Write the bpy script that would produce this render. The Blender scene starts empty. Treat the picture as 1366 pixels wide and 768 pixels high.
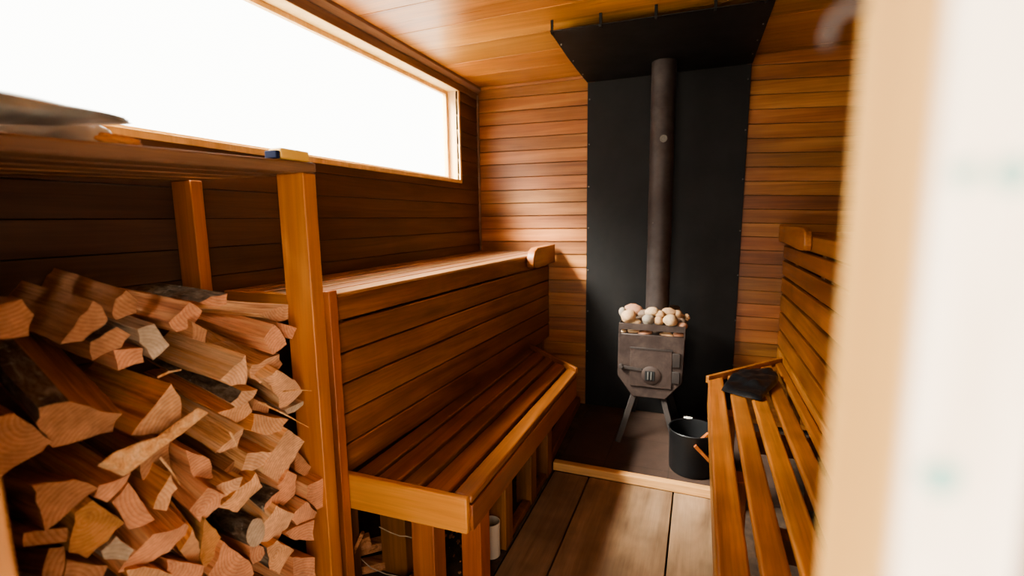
import bpy, math, random
from mathutils import Vector, Matrix, noise as mnoise
random.seed(7)
RND = random.Random(11)
scene = bpy.context.scene
col = scene.collection
PI = math.pi

# ------------------------------------------------------------------ camera
CAM = Vector((0, 0, 1.2))
YAW, PITCH, ROLL, FPX = -.3696, -.1408, -.0136, 646.14
cy, sy = math.cos(YAW), math.sin(YAW)
FW = Vector((sy*math.cos(PITCH), cy*math.cos(PITCH), math.sin(PITCH)))
r0 = Vector((cy, -sy, 0)); u0 = r0.cross(FW)
RT = math.cos(ROLL)*r0 + math.sin(ROLL)*u0
UP = -math.sin(ROLL)*r0 + math.cos(ROLL)*u0
cd = bpy.data.cameras.new('camera'); cam = bpy.data.objects.new('camera', cd); col.objects.link(cam)
M = Matrix((RT, UP, -FW)).transposed().to_4x4(); M.translation = CAM
cam.matrix_world = M
cd.sensor_width = 36; cd.sensor_fit = 'HORIZONTAL'; cd.lens = 36*FPX/1366
cd.clip_start = .01; cd.clip_end = 100
cd.dof.use_dof = True; cd.dof.focus_distance = 1.75; cd.dof.aperture_fstop = 2.1
scene.camera = cam

def ray(u, v): return FW + (u-683)/FPX*RT - (v-384)/FPX*UP
def on(ax, val, u, v):
    d = ray(u, v); i = 'xyz'.index(ax); s = (val-CAM[i])/d[i]; return CAM + s*d
def onplane(P, n, u, v):
    d = ray(u, v); return CAM + d*((P-CAM).dot(n)/d.dot(n))
def proj(P):
    d = P-CAM; w = d.dot(FW); return Vector((683+d.dot(RT)/w*FPX, 384-d.dot(UP)/w*FPX))

# ------------------------------------------------------------------ node helpers
def new_mat(name):
    m = bpy.data.materials.new(name); m.use_nodes = True
    nt = m.node_tree; nt.nodes.clear()
    out = nt.nodes.new('ShaderNodeOutputMaterial'); b = nt.nodes.new('ShaderNodeBsdfPrincipled')
    nt.links.new(b.outputs[0], out.inputs[0])
    return m, nt, b
class NT:
    def __init__(s, nt): s.nt = nt
    def n(s, t, **k):
        x = s.nt.nodes.new(t)
        for a, b in k.items(): setattr(x, a, b)
        return x
    def l(s, a, b): s.nt.links.new(a, b)
    def setin(s, sock, val):
        if hasattr(val, 'links') or hasattr(val, 'is_linked'): s.l(val, sock)
        else: sock.default_value = val
    def math(s, op, a, b=None, c=None, clamp=False):
        x = s.n('ShaderNodeMath', operation=op); x.use_clamp = clamp
        s.setin(x.inputs[0], a)
        if b is not None: s.setin(x.inputs[1], b)
        if c is not None: s.setin(x.inputs[2], c)
        return x.outputs[0]
    def vmath(s, op, a, b):
        x = s.n('ShaderNodeVectorMath', operation=op); s.setin(x.inputs[0], a)
        if op == 'SCALE': s.setin(x.inputs['Scale'], b)
        else: s.setin(x.inputs[1], b)
        return x.outputs[0]
    def mapping(s, vec, scale=(1,1,1), loc=(0,0,0)):
        x = s.n('ShaderNodeMapping'); s.l(vec, x.inputs[0]); x.inputs['Scale'].default_value = scale; x.inputs['Location'].default_value = loc
        return x.outputs[0]
    def noise(s, vec, scale=5, detail=4, rough=.55, dist=0):
        x = s.n('ShaderNodeTexNoise'); s.l(vec, x.inputs['Vector']); x.inputs['Scale'].default_value = scale
        x.inputs['Detail'].default_value = detail; x.inputs['Roughness'].default_value = rough; x.inputs['Distortion'].default_value = dist
        return x.outputs['Fac']
    def ramp(s, fac, stops):
        x = s.n('ShaderNodeValToRGB'); s.l(fac, x.inputs[0]); cr = x.color_ramp
        while len(cr.elements) < len(stops): cr.elements.new(.5)
        for e, (p, c) in zip(cr.elements, stops):
            e.position = p; e.color = (c[0], c[1], c[2], 1) if not isinstance(c, (int, float)) else (c, c, c, 1)
        return x.outputs[0]
    def mix(s, fac, a, b, mode='MIX'):
        x = s.n('ShaderNodeMix', data_type='RGBA', blend_type=mode)
        s.setin(x.inputs['Factor'], fac)
        for i, v in ((6, a), (7, b)):
            if isinstance(v, tuple): x.inputs[i].default_value = (v[0], v[1], v[2], 1)
            else: s.l(v, x.inputs[i])
        return x.outputs[2]
    def bump(s, h, strength, dist, b):
        x = s.n('ShaderNodeBump'); x.inputs['Strength'].default_value = strength; x.inputs['Distance'].default_value = dist
        s.l(h, x.inputs['Height']); s.l(x.outputs[0], b.inputs['Normal'])
def sc3(c, k): return tuple(v*k for v in c)

def wood(name, dark, mid, light, axis='Y', rough=.42, var=.35, streak=.45, grime=.25, bump=.12, across=16, spec=.5):
    m, nt, b = new_mat(name); N = NT(nt)
    tc = N.n('ShaderNodeTexCoord').outputs['Object']
    at = N.n('ShaderNodeAttribute', attribute_name='rnd').outputs['Vector']
    vec = N.vmath('ADD', tc, N.vmath('SCALE', at, 9.0))
    def sc(al, ac): return tuple(al if 'XYZ'[i] == axis else ac for i in range(3))
    g = N.noise(N.mapping(vec, sc(.9, across)), 1, 5, .6, .9)
    f = N.noise(N.mapping(vec, sc(3.5, across*9)), 1, 3, .6, .2)
    c = N.ramp(g, [(.28, dark), (.5, mid), (.74, light)])
    c = N.mix(streak, c, N.ramp(f, [(.3, .35), (.62, 1.0)]), 'MULTIPLY')
    bl = N.noise(vec, 3.2, 3, .6)
    c = N.mix(grime, c, N.ramp(bl, [(.35, .3), (.6, 1.0)]), 'MULTIPLY')
    sx = N.n('ShaderNodeSeparateXYZ'); N.l(at, sx.inputs[0])
    val = N.math('MULTIPLY_ADD', sx.outputs[0], 2*var, 1-var)
    hs = N.n('ShaderNodeHueSaturation'); N.l(val, hs.inputs['Value']); N.l(c, hs.inputs['Color'])
    N.l(N.math('MULTIPLY_ADD', sx.outputs[1], .012, .492), hs.inputs['Hue'])
    N.l(hs.outputs[0], b.inputs['Base Color'])
    N.l(N.math('MULTIPLY_ADD', f, .25, rough-.1), b.inputs['Roughness'])
    b.inputs['Specular IOR Level'].default_value = spec
    N.bump(N.math('ADD', f, g), bump, .004, b)
    return m

def plain(name, c, rough=.5, metal=0, nscale=30, namt=.25, bump=.1, spec=.5, c2=None, bd=.002):
    m, nt, b = new_mat(name); N = NT(nt)
    tc = N.n('ShaderNodeTexCoord').outputs['Object']
    f = N.noise(tc, nscale, 5, .6); g = N.noise(tc, nscale*.23, 4, .6)
    cc = N.mix(N.ramp(g, [(.4, 0), (.65, 1)]), c, c2 or sc3(c, 1-namt))
    cc = N.mix(namt, cc, N.ramp(f, [(.3, .4), (.7, 1.0)]), 'MULTIPLY')
    N.l(cc, b.inputs['Base Color']); b.inputs['Metallic'].default_value = metal
    N.l(N.math('MULTIPLY_ADD', g, .2, rough-.1), b.inputs['Roughness'])
    b.inputs['Specular IOR Level'].default_value = spec
    N.bump(f, bump, bd, b)
    return m

# ------------------------------------------------------------------ mesh builder
class MB:
    def __init__(s): s.v = []; s.f = []; s.r = []; s.mi = []; s.cur = 0
    def _r(s): return (RND.random(), RND.random(), RND.random())
    def poly(s, pts, faces, r=None):
        b = len(s.v); s.v += [Vector(p) for p in pts]; r = r or s._r()
        for f in faces: s.f.append(tuple(b+i for i in f)); s.r.append(r); s.mi.append(s.cur)
        return s
    def hexa(s, p, r=None):   # bottom 4 ccw, top 4 ccw
        return s.poly(p, [(3,2,1,0), (4,5,6,7), (0,1,5,4), (1,2,6,5), (2,3,7,6), (3,0,4,7)], r)
    def box(s, x0, x1, y0, y1, z0, z1, r=None):
        return s.hexa([(x0,y0,z0),(x1,y0,z0),(x1,y1,z0),(x0,y1,z0),(x0,y0,z1),(x1,y0,z1),(x1,y1,z1),(x0,y1,z1)], r)
    def prism(s, loop, d, r=None):   # loop of points, extruded by vector d
        n = len(loop); d = Vector(d); a = [Vector(p) for p in loop]
        nr = Vector((0,0,0))
        for i in range(n): nr += a[i].cross(a[(i+1) % n])
        if nr.dot(d) > 0: a = a[::-1]
        return s.poly(a+[p+d for p in a], [tuple(range(n)), tuple(range(2*n-1, n-1, -1))]+[(i, n+i, n+(i+1) % n, (i+1) % n) for i in range(n)], r)
    def beam(s, a, b, w, h, up=(0,0,1), r=None):
        a = Vector(a); b = Vector(b); t = (b-a).normalized(); sd = t.cross(Vector(up)).normalized(); u = sd.cross(t)
        q = [(-w/2,-h/2),(w/2,-h/2),(w/2,h/2),(-w/2,h/2)]
        return s.prism([a+sd*x+u*y for x, y in q], b-a, r)
    def tube(s, path, rad, n=12, r=None, caps=True):
        P = [Vector(p) for p in path]; rr = rad if isinstance(rad, (list, tuple)) else [rad]*len(P)
        rings = []; prev = None
        for i, p in enumerate(P):
            t = (P[min(i+1, len(P)-1)]-P[max(i-1, 0)]).normalized()
            if prev is None: prev = t.orthogonal().normalized()
            a = (prev-t*prev.dot(t)).normalized(); prev = a; b = t.cross(a)
            rings += [p+(a*math.cos(2*PI*k/n)+b*math.sin(2*PI*k/n))*rr[i] for k in range(n)]
        F = []
        for i in range(len(P)-1):
            for k in range(n): F.append((i*n+k, i*n+(k+1) % n, (i+1)*n+(k+1) % n, (i+1)*n+k))
        if caps: F.append(tuple(range(n-1, -1, -1))); F.append(tuple((len(P)-1)*n+k for k in range(n)))
        return s.poly(rings, F, r)
    def lathe(s, prof, c, n=32, r=None):   # prof list of (radius, z)
        pts = []; F = []
        for (a, z) in prof:
            pts += [(c[0]+a*math.cos(2*PI*k/n), c[1]+a*math.sin(2*PI*k/n), c[2]+z) for k in range(n)]
        for i in range(len(prof)-1):
            for k in range(n): F.append((i*n+k, i*n+(k+1) % n, (i+1)*n+(k+1) % n, (i+1)*n+k))
        if prof[0][0] > 1e-4: F.append(tuple(range(n-1, -1, -1)))
        if prof[-1][0] > 1e-4: F.append(tuple((len(prof)-1)*n+k for k in range(n)))
        return s.poly(pts, F, r)
    def build(s, name, mats, parent=None, bevel=0, seg=2, smooth=38, origin=None):
        me = bpy.data.meshes.new(name)
        lo = Vector([min(v[i] for v in s.v) for i in range(3)]); hi = Vector([max(v[i] for v in s.v) for i in range(3)])
        c = origin or (lo+hi)/2
        me.from_pydata([v-c for v in s.v], [], s.f); me.update()
        a = me.attributes.new('rnd', 'FLOAT_VECTOR', 'FACE'); a.data.foreach_set('vector', [x for r in s.r for x in r])
        for m in (mats if isinstance(mats, (list, tuple)) else [mats]): me.materials.append(m)
        me.polygons.foreach_set('material_index', s.mi)
        me.validate()
        if smooth:
            me.shade_smooth(); me.set_sharp_from_angle(angle=math.radians(smooth))
        o = bpy.data.objects.new(name, me); col.objects.link(o)
        if parent is not None:
            o.parent = parent; o.location = c-WL[parent.name]
        else: o.location = c
        WL[o.name] = Vector(c)
        if bevel:
            md = o.modifiers.new('bevel', 'BEVEL'); md.width = bevel; md.segments = seg; md.limit_method = 'ANGLE'; md.angle_limit = math.radians(35)
        return o
WL = {}
def thing(name, loc, label=None, cat=None, group=None, kind=None):
    o = bpy.data.objects.new(name, None); col.objects.link(o); o.location = loc; o.empty_display_size = .1
    WL[o.name] = Vector(loc)
    return tag(o, label, cat, group, kind)
def tag(o, label=None, cat=None, group=None, kind=None):
    if label: o['label'] = label
    if cat: o['category'] = cat
    if group: o['group'] = group
    if kind: o['kind'] = kind
    return o
def bx(name, mat, parent, *a, bevel=.003):
    return MB().box(*a).build(name, mat, parent, bevel)

# ------------------------------------------------------------------ materials
H = {}
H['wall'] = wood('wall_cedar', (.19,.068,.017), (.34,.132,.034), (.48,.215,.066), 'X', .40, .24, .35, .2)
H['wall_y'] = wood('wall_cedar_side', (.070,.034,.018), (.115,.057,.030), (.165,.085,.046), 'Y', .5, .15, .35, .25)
H['ceil'] = wood('ceiling_cedar', (.27,.098,.02), (.45,.185,.04), (.62,.30,.08), 'X', .30, .15, .4, .2, across=12)
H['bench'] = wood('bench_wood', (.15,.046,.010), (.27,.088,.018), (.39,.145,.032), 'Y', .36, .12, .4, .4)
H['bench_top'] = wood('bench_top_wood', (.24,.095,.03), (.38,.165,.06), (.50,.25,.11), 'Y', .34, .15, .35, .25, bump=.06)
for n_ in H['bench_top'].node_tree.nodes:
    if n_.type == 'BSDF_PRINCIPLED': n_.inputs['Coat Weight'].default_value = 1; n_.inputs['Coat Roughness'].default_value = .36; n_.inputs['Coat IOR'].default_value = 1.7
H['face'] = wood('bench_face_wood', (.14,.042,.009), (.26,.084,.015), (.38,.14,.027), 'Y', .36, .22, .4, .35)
H['bench_x'] = wood('bench_end_wood', (.46,.175,.03), (.62,.26,.046), (.74,.35,.075), 'X', .4, .08, .25, .12)
H['bench_r'] = wood('right_bench_wood', (.26,.088,.018), (.42,.155,.032), (.56,.24,.058), 'Y', .38, .14, .45, .45)
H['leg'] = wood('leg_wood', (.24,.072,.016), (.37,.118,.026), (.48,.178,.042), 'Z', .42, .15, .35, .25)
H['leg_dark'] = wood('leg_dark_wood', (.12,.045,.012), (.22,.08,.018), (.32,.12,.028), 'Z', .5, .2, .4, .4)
H['post'] = wood('post_wood', (.36,.108,.024), (.49,.165,.037), (.60,.235,.06), 'Z', .42, .1, .25, .15)
H['shelf'] = wood('shelf_wood', (.13,.062,.028), (.22,.11,.052), (.31,.17,.085), 'Y', .5, .2, .4, .3)
H['trim'] = wood('trim_wood', (.13,.075,.045), (.21,.125,.08), (.30,.19,.125), 'Y', .5, .1, .3, .15)
H['floor'] = wood('floor_planks', (.20,.12,.066), (.31,.195,.11), (.42,.28,.17), 'Y', .62, .08, .3, .5, across=9, spec=.25)
H['dark_floor'] = plain('floor_dirt_and_shade', (.10,.06,.036), .9, 0, 60, .5, .5)
H['beam'] = wood('threshold_pine', (.50,.25,.085), (.62,.33,.12), (.72,.43,.19), 'X', .5, .05, .3, .2)
H['jamb'] = wood('weathered_jamb_pine', (.34,.18,.05), (.42,.23,.07), (.50,.30,.10), 'Z', .6, .05, .2, .1)
H['pine'] = wood('jamb_pine', (.62,.40,.17), (.72,.48,.21), (.8,.56,.28), 'Z', .6, .05, .2, .1)
H['dark_back'] = plain('dark_board_backing', (.02,.01,.005), .9)
H['metal_black'] = plain('matte_black_sheet', (.0135,.0125,.0118), .55, 0, 25, .2, .04, .22)
H['stove'] = plain('rusty_cast_iron', (.078,.054,.045), .5, .4, 45, .55, .25, .5, (.045,.029,.024))
H['stove_dark'] = plain('sooty_iron', (.05,.038,.033), .6, .3, 40, .5, .2)
H['pipe'] = plain('dull_flue_steel', (.075,.060,.055), .55, .35, 30, .35, .08, .4, (.05,.037,.033))
H['black'] = plain('black_recess', (.004,.004,.004), .8)
H['steel'] = plain('worn_steel', (.30,.28,.25), .45, .8, 60, .2, .05)
H['knob'] = plain('dull_knob_metal', (.16,.145,.12), .4, .6, 60, .3, .05)
H['bucket'] = plain('black_enamel', (.009,.009,.0095), .42, 0, 20, .2, .02)
H['water'] = plain('dark_water', (.006,.006,.007), .06, 0, 8, .1, .05)
H['cloth'] = plain('black_cloth', (.010,.010,.011), .38, 0, 70, .4, .4, .6)
H['cup'] = plain('cream_plastic', (.62,.54,.42), .5, 0, 8, .1, .02)
H['foil'] = plain('grey_plastic_film', (.17,.17,.155), .35, .1, 14, .5, .3, .5, (.36,.34,.29))
H['film'] = plain('pale_plastic_film', (.62,.6,.55), .4, 0, 18, .2, .2)
H['yellow'] = plain('yellow_block', (.78,.46,.10), .5, 0, 18, .1, .05)
H['navy'] = plain('navy_end', (.012,.016,.04), .8, 0, 18, .1, .05, .1)
H['twine'] = plain('pale_twine', (.55,.44,.30), .8, 0, 200, .3, .3)
H['lint'] = plain('white_lint', (.7,.66,.58), .9, 0, 80, .2, .3)
H['ground'] = plain('outdoor_ground', (.62,.58,.52), .9, 0, 3, .3, .2)
H['tiles'] = None

def tiles_mat():
    m, nt, b = new_mat('hearth_tiles'); N = NT(nt)
    tc = N.n('ShaderNodeTexCoord').outputs['Object']
    br = N.n('ShaderNodeTexBrick', offset=0); N.l(tc, br.inputs['Vector'])
    br.inputs['Scale'].default_value = 1; br.inputs['Brick Width'].default_value = .3; br.inputs['Row Height'].default_value = .3
    br.inputs['Mortar Size'].default_value = .003; br.inputs['Color1'].default_value = (.085,.05,.036,1); br.inputs['Color2'].default_value = (.062,.037,.027,1)
    br.inputs['Mortar'].default_value = (.045,.028,.02,1)
    d = N.noise(tc, 8, 6, .7)
    c = N.mix(.6, br.outputs[0], N.ramp(d, [(.3, .35), (.7, 1.0)]), 'MULTIPLY')
    w = N.noise(tc, 160, 2, .5)
    c = N.mix(N.ramp(w, [(.72, 0), (.78, .5)]), c, (.35,.28,.2))
    N.l(c, b.inputs['Base Color']); b.inputs['Roughness'].default_value = .6
    N.bump(N.math('ADD', br.outputs['Fac'], N.math('MULTIPLY', d, -.4)), -.3, .003, b)
    return m
H['tiles'] = tiles_mat()

def white_paint():
    m, nt, b = new_mat('weathered_white_paint'); N = NT(nt)
    tc = N.n('ShaderNodeTexCoord').outputs['Object']
    g = N.noise(N.mapping(tc, (60, 60, 8)), 1, 5, .6)
    c = N.ramp(g, [(.3, (.42,.34,.25)), (.5, (.54,.46,.37)), (.7, (.58,.52,.44))])
    N.l(c, b.inputs['Base Color']); b.inputs['Roughness'].default_value = .6
    return m
H['white'] = white_paint()

def glass_mat():
    m = bpy.data.materials.new('window_glass'); m.use_nodes = True; nt = m.node_tree; nt.nodes.clear(); N = NT(nt)
    out = N.n('ShaderNodeOutputMaterial'); t = N.n('ShaderNodeBsdfTransparent'); g = N.n('ShaderNodeBsdfGlossy'); mx = N.n('ShaderNodeMixShader')
    g.inputs['Roughness'].default_value = .02; t.inputs[0].default_value = (.97,.99,.98,1)
    mx.inputs[0].default_value = .04
    N.l(t.outputs[0], mx.inputs[1]); N.l(g.outputs[0], mx.inputs[2]); N.l(mx.outputs[0], out.inputs[0])
    return m
H['glass'] = glass_mat()

# firewood: split side, sawn end grain, bark
def log_side(name, dark, mid, light):
    m, nt, b = new_mat(name); N = NT(nt)
    tc = N.n('ShaderNodeTexCoord').outputs['Object']
    at = N.n('ShaderNodeAttribute', attribute_name='rnd').outputs['Vector']
    vec = N.vmath('ADD', tc, N.vmath('SCALE', at, 5.0))
    g = N.noise(N.mapping(vec, (1.6, 44, 44)), 1, 5, .7, .5)
    f = N.noise(N.mapping(vec, (4, 230, 230)), 1, 3, .6)
    c = N.ramp(g, [(.34, sc3(dark,.7)), (.47, mid), (.62, light)])
    c = N.mix(.45, c, N.ramp(f, [(.32, .42), (.6, 1.0)]), 'MULTIPLY')
    bl = N.noise(vec, 11, 3, .6)
    c = N.mix(.25, c, N.ramp(bl, [(.35, .45), (.6, 1.0)]), 'MULTIPLY')
    N.l(c, b.inputs['Base Color']); b.inputs['Roughness'].default_value = .72; b.inputs['Specular IOR Level'].default_value = .25
    N.bump(N.math('ADD', f, N.math('MULTIPLY', g, 2)), .8, .005, b)
    return m
def log_end(name, dark, mid, light):
    m, nt, b = new_mat(name); N = NT(nt)
    tc = N.n('ShaderNodeTexCoord').outputs['Object']
    at = N.n('ShaderNodeAttribute', attribute_name='rnd').outputs['Vector']
    off = N.vmath('SCALE', N.vmath('SUBTRACT', at, (.5,.5,.5)), .16)
    vec = N.vmath('ADD', tc, off)
    w = N.n('ShaderNodeTexWave', wave_type='RINGS', rings_direction='X', wave_profile='SAW'); N.l(vec, w.inputs['Vector'])
    w.inputs['Scale'].default_value = 46; w.inputs['Distortion'].default_value = 1.6; w.inputs['Detail'].default_value = 2; w.inputs['Detail Scale'].default_value = 1.2
    n2 = N.noise(vec, 90, 4, .6); n3 = N.noise(vec, 14, 3, .6)
    md = tuple(.25*m_+.75*d_ for m_, d_ in zip(mid, dark)); lm = tuple(.5*m_+.5*l_ for m_, l_ in zip(mid, light))
    c = N.ramp(w.outputs['Fac'], [(.0, lm), (.55, mid), (.92, md), (1.0, mid)])
    n4 = N.noise(N.mapping(vec, (1, 60, 420)), 1, 3, .6)
    c = N.mix(.45, c, N.ramp(n2, [(.3, .5), (.65, 1.0)]), 'MULTIPLY')
    c = N.mix(.30, c, N.ramp(n4, [(.35, .4), (.6, 1.0)]), 'MULTIPLY')
    c = N.mix(.55, c, N.ramp(n3, [(.35, .45), (.6, 1.0)]), 'MULTIPLY')
    N.l(c, b.inputs['Base Color']); b.inputs['Roughness'].default_value = .8; b.inputs['Specular IOR Level'].default_value = .2
    N.bump(N.math('ADD', n2, w.outputs['Fac']), .35, .003, b)
    return m
def bark_mat():
    m, nt, b = new_mat('lichen_bark'); N = NT(nt)
    tc = N.n('ShaderNodeTexCoord').outputs['Object']
    at = N.n('ShaderNodeAttribute', attribute_name='rnd').outputs['Vector']
    vec = N.vmath('ADD', tc, N.vmath('SCALE', at, 5.0))
    g = N.noise(N.mapping(vec, (22, 60, 60)), 1, 6, .7, .6)
    c = N.ramp(g, [(.3, (.030,.020,.013)), (.5, (.12,.078,.048)), (.68, (.26,.20,.14))])
    s = N.noise(vec, 38, 3, .6)
    c = N.mix(N.ramp(s, [(.62, 0), (.70, .8)]), c, (.42,.38,.30))
    N.l(c, b.inputs['Base Color']); b.inputs['Roughness'].default_value = .9; b.inputs['Specular IOR Level'].default_value = .15
    N.bump(g, .9, .008, b)
    return m
LM = {}  # pale sets lightened, dull set darkened, for the stack's left-to-right fall of light
for k, sd, en in (
    ('f', ((.60,.25,.09), (.78,.40,.17), (.88,.56,.30)), ((.58,.26,.12), (.78,.43,.23), (.88,.58,.36))),
    ('o', ((.56,.165,.04), (.76,.28,.07), (.85,.41,.13)), ((.60,.25,.10), (.80,.42,.21), (.88,.57,.33))),
    ('s', ((.58,.20,.085), (.76,.315,.14), (.85,.44,.21)), ((.58,.22,.105), (.76,.35,.18), (.85,.47,.275))),
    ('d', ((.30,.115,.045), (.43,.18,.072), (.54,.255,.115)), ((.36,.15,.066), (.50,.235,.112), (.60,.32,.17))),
    ('m', ((.36,.17,.055), (.50,.245,.08), (.60,.33,.13)), ((.46,.19,.065), (.56,.255,.09), (.62,.325,.13))),
    ('g', ((.36,.23,.13), (.50,.34,.21), (.62,.45,.30)), ((.48,.34,.21), (.60,.44,.30), (.70,.54,.39)))):
    LM[k] = (log_side('split_side_'+k, *sd), log_end('sawn_end_'+k, *en))
BARK = bark_mat()

# ------------------------------------------------------------------ room shell
XL, YB, ZC, XR, YF = -1.393, 3.01, 2.045, 1.02, .19
def S(name, mb, mat, bevel=0, parent=None, smooth=38):
    o = mb.build(name, mat, parent, bevel, smooth=smooth)
    if parent is None: o['kind'] = 'structure'
    return o
# floor: wide planks running to the threshold
mb = MB(); mb.cur = 0
edges = [-.612, -.441, -.066, .098]
for a, b_ in zip(edges[:-1], edges[1:]): mb.box(a+.003, b_-.003, YF-.09, 2.105, -.03, 0)
mb.cur = 1; mb.box(XL-.02, XR+.02, YF-.06, YB+.02, -.06, -.031); mb.box(XL, -.616, YF, YB, -.031, -.004); mb.box(.098, XR, YF, 2.135, -.031, -.002)  # left strip is dirt; strip under the right bench is darkened as painted shade
S('floor', mb, [H['floor'], H['dark_floor']], .002)
# ground outside
mb = MB(); mb.box(-12, 12, -12, 12, -.35, -.30); S('ground', mb, H['ground'])
# back wall boards: left run and right run beside the black sheet
mb = MB(); mb.cur = 0
def zsh(z, x): return z + (1.2-z)*.028*(x+.3)
z = 2.031-.081*26
while z < ZC:
    z1 = min(z+.081, ZC)
    zz = max(z, -.02)
    if z1 > 0:
        xa, xb = XL, -.62
        q = [zsh(zz+.0015, xa), zsh(zz+.0015, xb), zsh(z1-.0015, xb), zsh(z1-.0015, xa)]
        t = .005
        mb.hexa([(xa,YB-.006,q[0]),(xb,YB-.006,q[1]),(xb,YB+.012,q[1]),(xa,YB+.012,q[0]),(xa,YB+t*0,q[3]),(xb,YB+t*0,q[2]),(xb,YB+.012,q[2]),(xa,YB+.012,q[3])])
    z += .081
z = 1.932-.0768*26
while z < ZC+.05:
    z1 = z+.0768; zz = max(z, -.02)
    if z1 > 0:
        xa, xb = .2, XR
        q = [zsh(zz+.0015, .25), zsh(zz+.0015, .25)-.045*(zz/1.9), zsh(z1-.0015, .25)-.045*(zz/1.9), zsh(z1-.0015, .25)]
        mb.hexa([(xa,YB-.005,q[0]),(xb,YB-.005,q[1]),(xb,YB+.012,q[1]),(xa,YB+.012,q[0]),(xa,YB,q[3]),(xb,YB,q[2]),(xb,YB+.012,q[2]),(xa,YB+.012,q[3])])
    z += .0768
mb.cur = 1; mb.box(XL-.12, XR+.1, YB+.013, YB+.05, -.1, ZC+.05)
S('wall_back', mb, [H['wall'], H['dark_back']], .0012)
# left wall with the long window opening
WY0, WY1, WZ0, WZ1 = .24, 2.725, 1.445, 1.968
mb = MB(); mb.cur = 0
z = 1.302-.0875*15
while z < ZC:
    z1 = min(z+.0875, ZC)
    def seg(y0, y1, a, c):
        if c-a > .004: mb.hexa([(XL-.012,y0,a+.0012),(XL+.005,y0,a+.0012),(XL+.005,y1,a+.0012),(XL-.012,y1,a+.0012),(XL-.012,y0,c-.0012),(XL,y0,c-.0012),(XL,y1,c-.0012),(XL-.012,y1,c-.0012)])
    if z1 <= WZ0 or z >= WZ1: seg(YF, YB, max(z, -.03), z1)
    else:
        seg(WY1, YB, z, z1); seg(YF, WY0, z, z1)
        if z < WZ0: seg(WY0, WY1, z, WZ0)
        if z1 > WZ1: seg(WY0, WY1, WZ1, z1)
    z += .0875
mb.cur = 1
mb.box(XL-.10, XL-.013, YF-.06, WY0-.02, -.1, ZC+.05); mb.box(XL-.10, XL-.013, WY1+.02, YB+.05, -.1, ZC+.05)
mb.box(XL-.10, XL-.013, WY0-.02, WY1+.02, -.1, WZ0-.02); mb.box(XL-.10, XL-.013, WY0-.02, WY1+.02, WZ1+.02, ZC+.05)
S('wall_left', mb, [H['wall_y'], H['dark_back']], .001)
# window: casing reveals, frame, pane
wn = thing('window_1', (XL, (WY0+WY1)/2, WZ0), kind='structure')
mb = MB()
mb.box(XL-.10, XL+.009, WY0, WY1, WZ0-.02, WZ0); mb.box(XL-.10, XL+.009, WY0, WY1, WZ1, WZ1+.02)
mb.box(XL-.10, XL+.009, WY1, WY1+.02, WZ0-.02, WZ1+.02); mb.box(XL-.10, XL+.009, WY0-.02, WY0, WZ0-.02, WZ1+.02)
mb.build('window_frame', H['pine'], wn, .001)
mb = MB()
mb.box(XL-.085, XL-.065, WY0, WY1, WZ0, WZ0+.02); mb.box(XL-.085, XL-.065, WY0, WY1, WZ1-.02, WZ1)
mb.box(XL-.085, XL-.065, WY1-.02, WY1, WZ0+.02, WZ1-.02); mb.box(XL-.085, XL-.065, WY0, WY0+.02, WZ0+.02, WZ1-.02)
mb.build('window_sash', H['pine'], wn, .001)
mb = MB(); mb.box(XL-.077, XL-.073, WY0+.02, WY1-.02, WZ0+.02, WZ1-.02); mb.build('window_pane', H['glass'], wn)
# trims: cove above the window, corner bead, ceiling bead on the back wall
mb = MB(); mb.prism([(XL, YF, 2.01), (XL+.012, YF, 2.01), (XL+.034, YF, 2.030), (XL+.034, YF, ZC), (XL, YF, ZC)], (0, YB-YF, 0)); S('trim_1', mb, H['trim'], .002)
mb = MB(); mb.box(XL, XL+.010, YF, YB, 1.970, 2.008); S('trim_2', mb, H['trim'], .002)
mb = MB(); mb.box(XL, XL+.014, YB-.018, YB-.002, 0, 2.0); S('trim_3', mb, H['trim'], .003)
mb = MB(); mb.box(XL+.034, -.64, YB-.020, YB-.002, 2.026, ZC); S('trim_4', mb, H['wall'], .004)
# right wall
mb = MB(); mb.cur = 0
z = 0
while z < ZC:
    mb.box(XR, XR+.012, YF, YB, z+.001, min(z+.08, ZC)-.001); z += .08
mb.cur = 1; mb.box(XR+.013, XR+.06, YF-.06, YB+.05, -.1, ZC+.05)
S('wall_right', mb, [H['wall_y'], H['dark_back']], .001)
# ceiling boards run across the room
mb = MB(); mb.cur = 0
ys = [YF-.06]
yy = 2.243-.24*9
while yy < YB: 
    if yy > YF+.05: ys.append(yy)
    yy += .24
ys.append(YB+.02)
for a, b_ in zip(ys[:-1], ys[1:]):
    k = .02
    mb.hexa([(XL-.05,a+.002+k,ZC),(XR+.05,a+.002-k,ZC),(XR+.05,b_-.002-k,ZC),(XL-.05,b_-.002+k,ZC),(XL-.05,a+.002+k,ZC+.012),(XR+.05,a+.002-k,ZC+.012),(XR+.05,b_-.002-k,ZC+.012),(XL-.05,b_-.002+k,ZC+.012)])
mb.cur = 1; mb.box(XL-.12, XR+.1, YF-.1, YB+.08, ZC+.013, ZC+.08)
S('ceiling', mb, [H['ceil'], H['dark_back']], .001)
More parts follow.
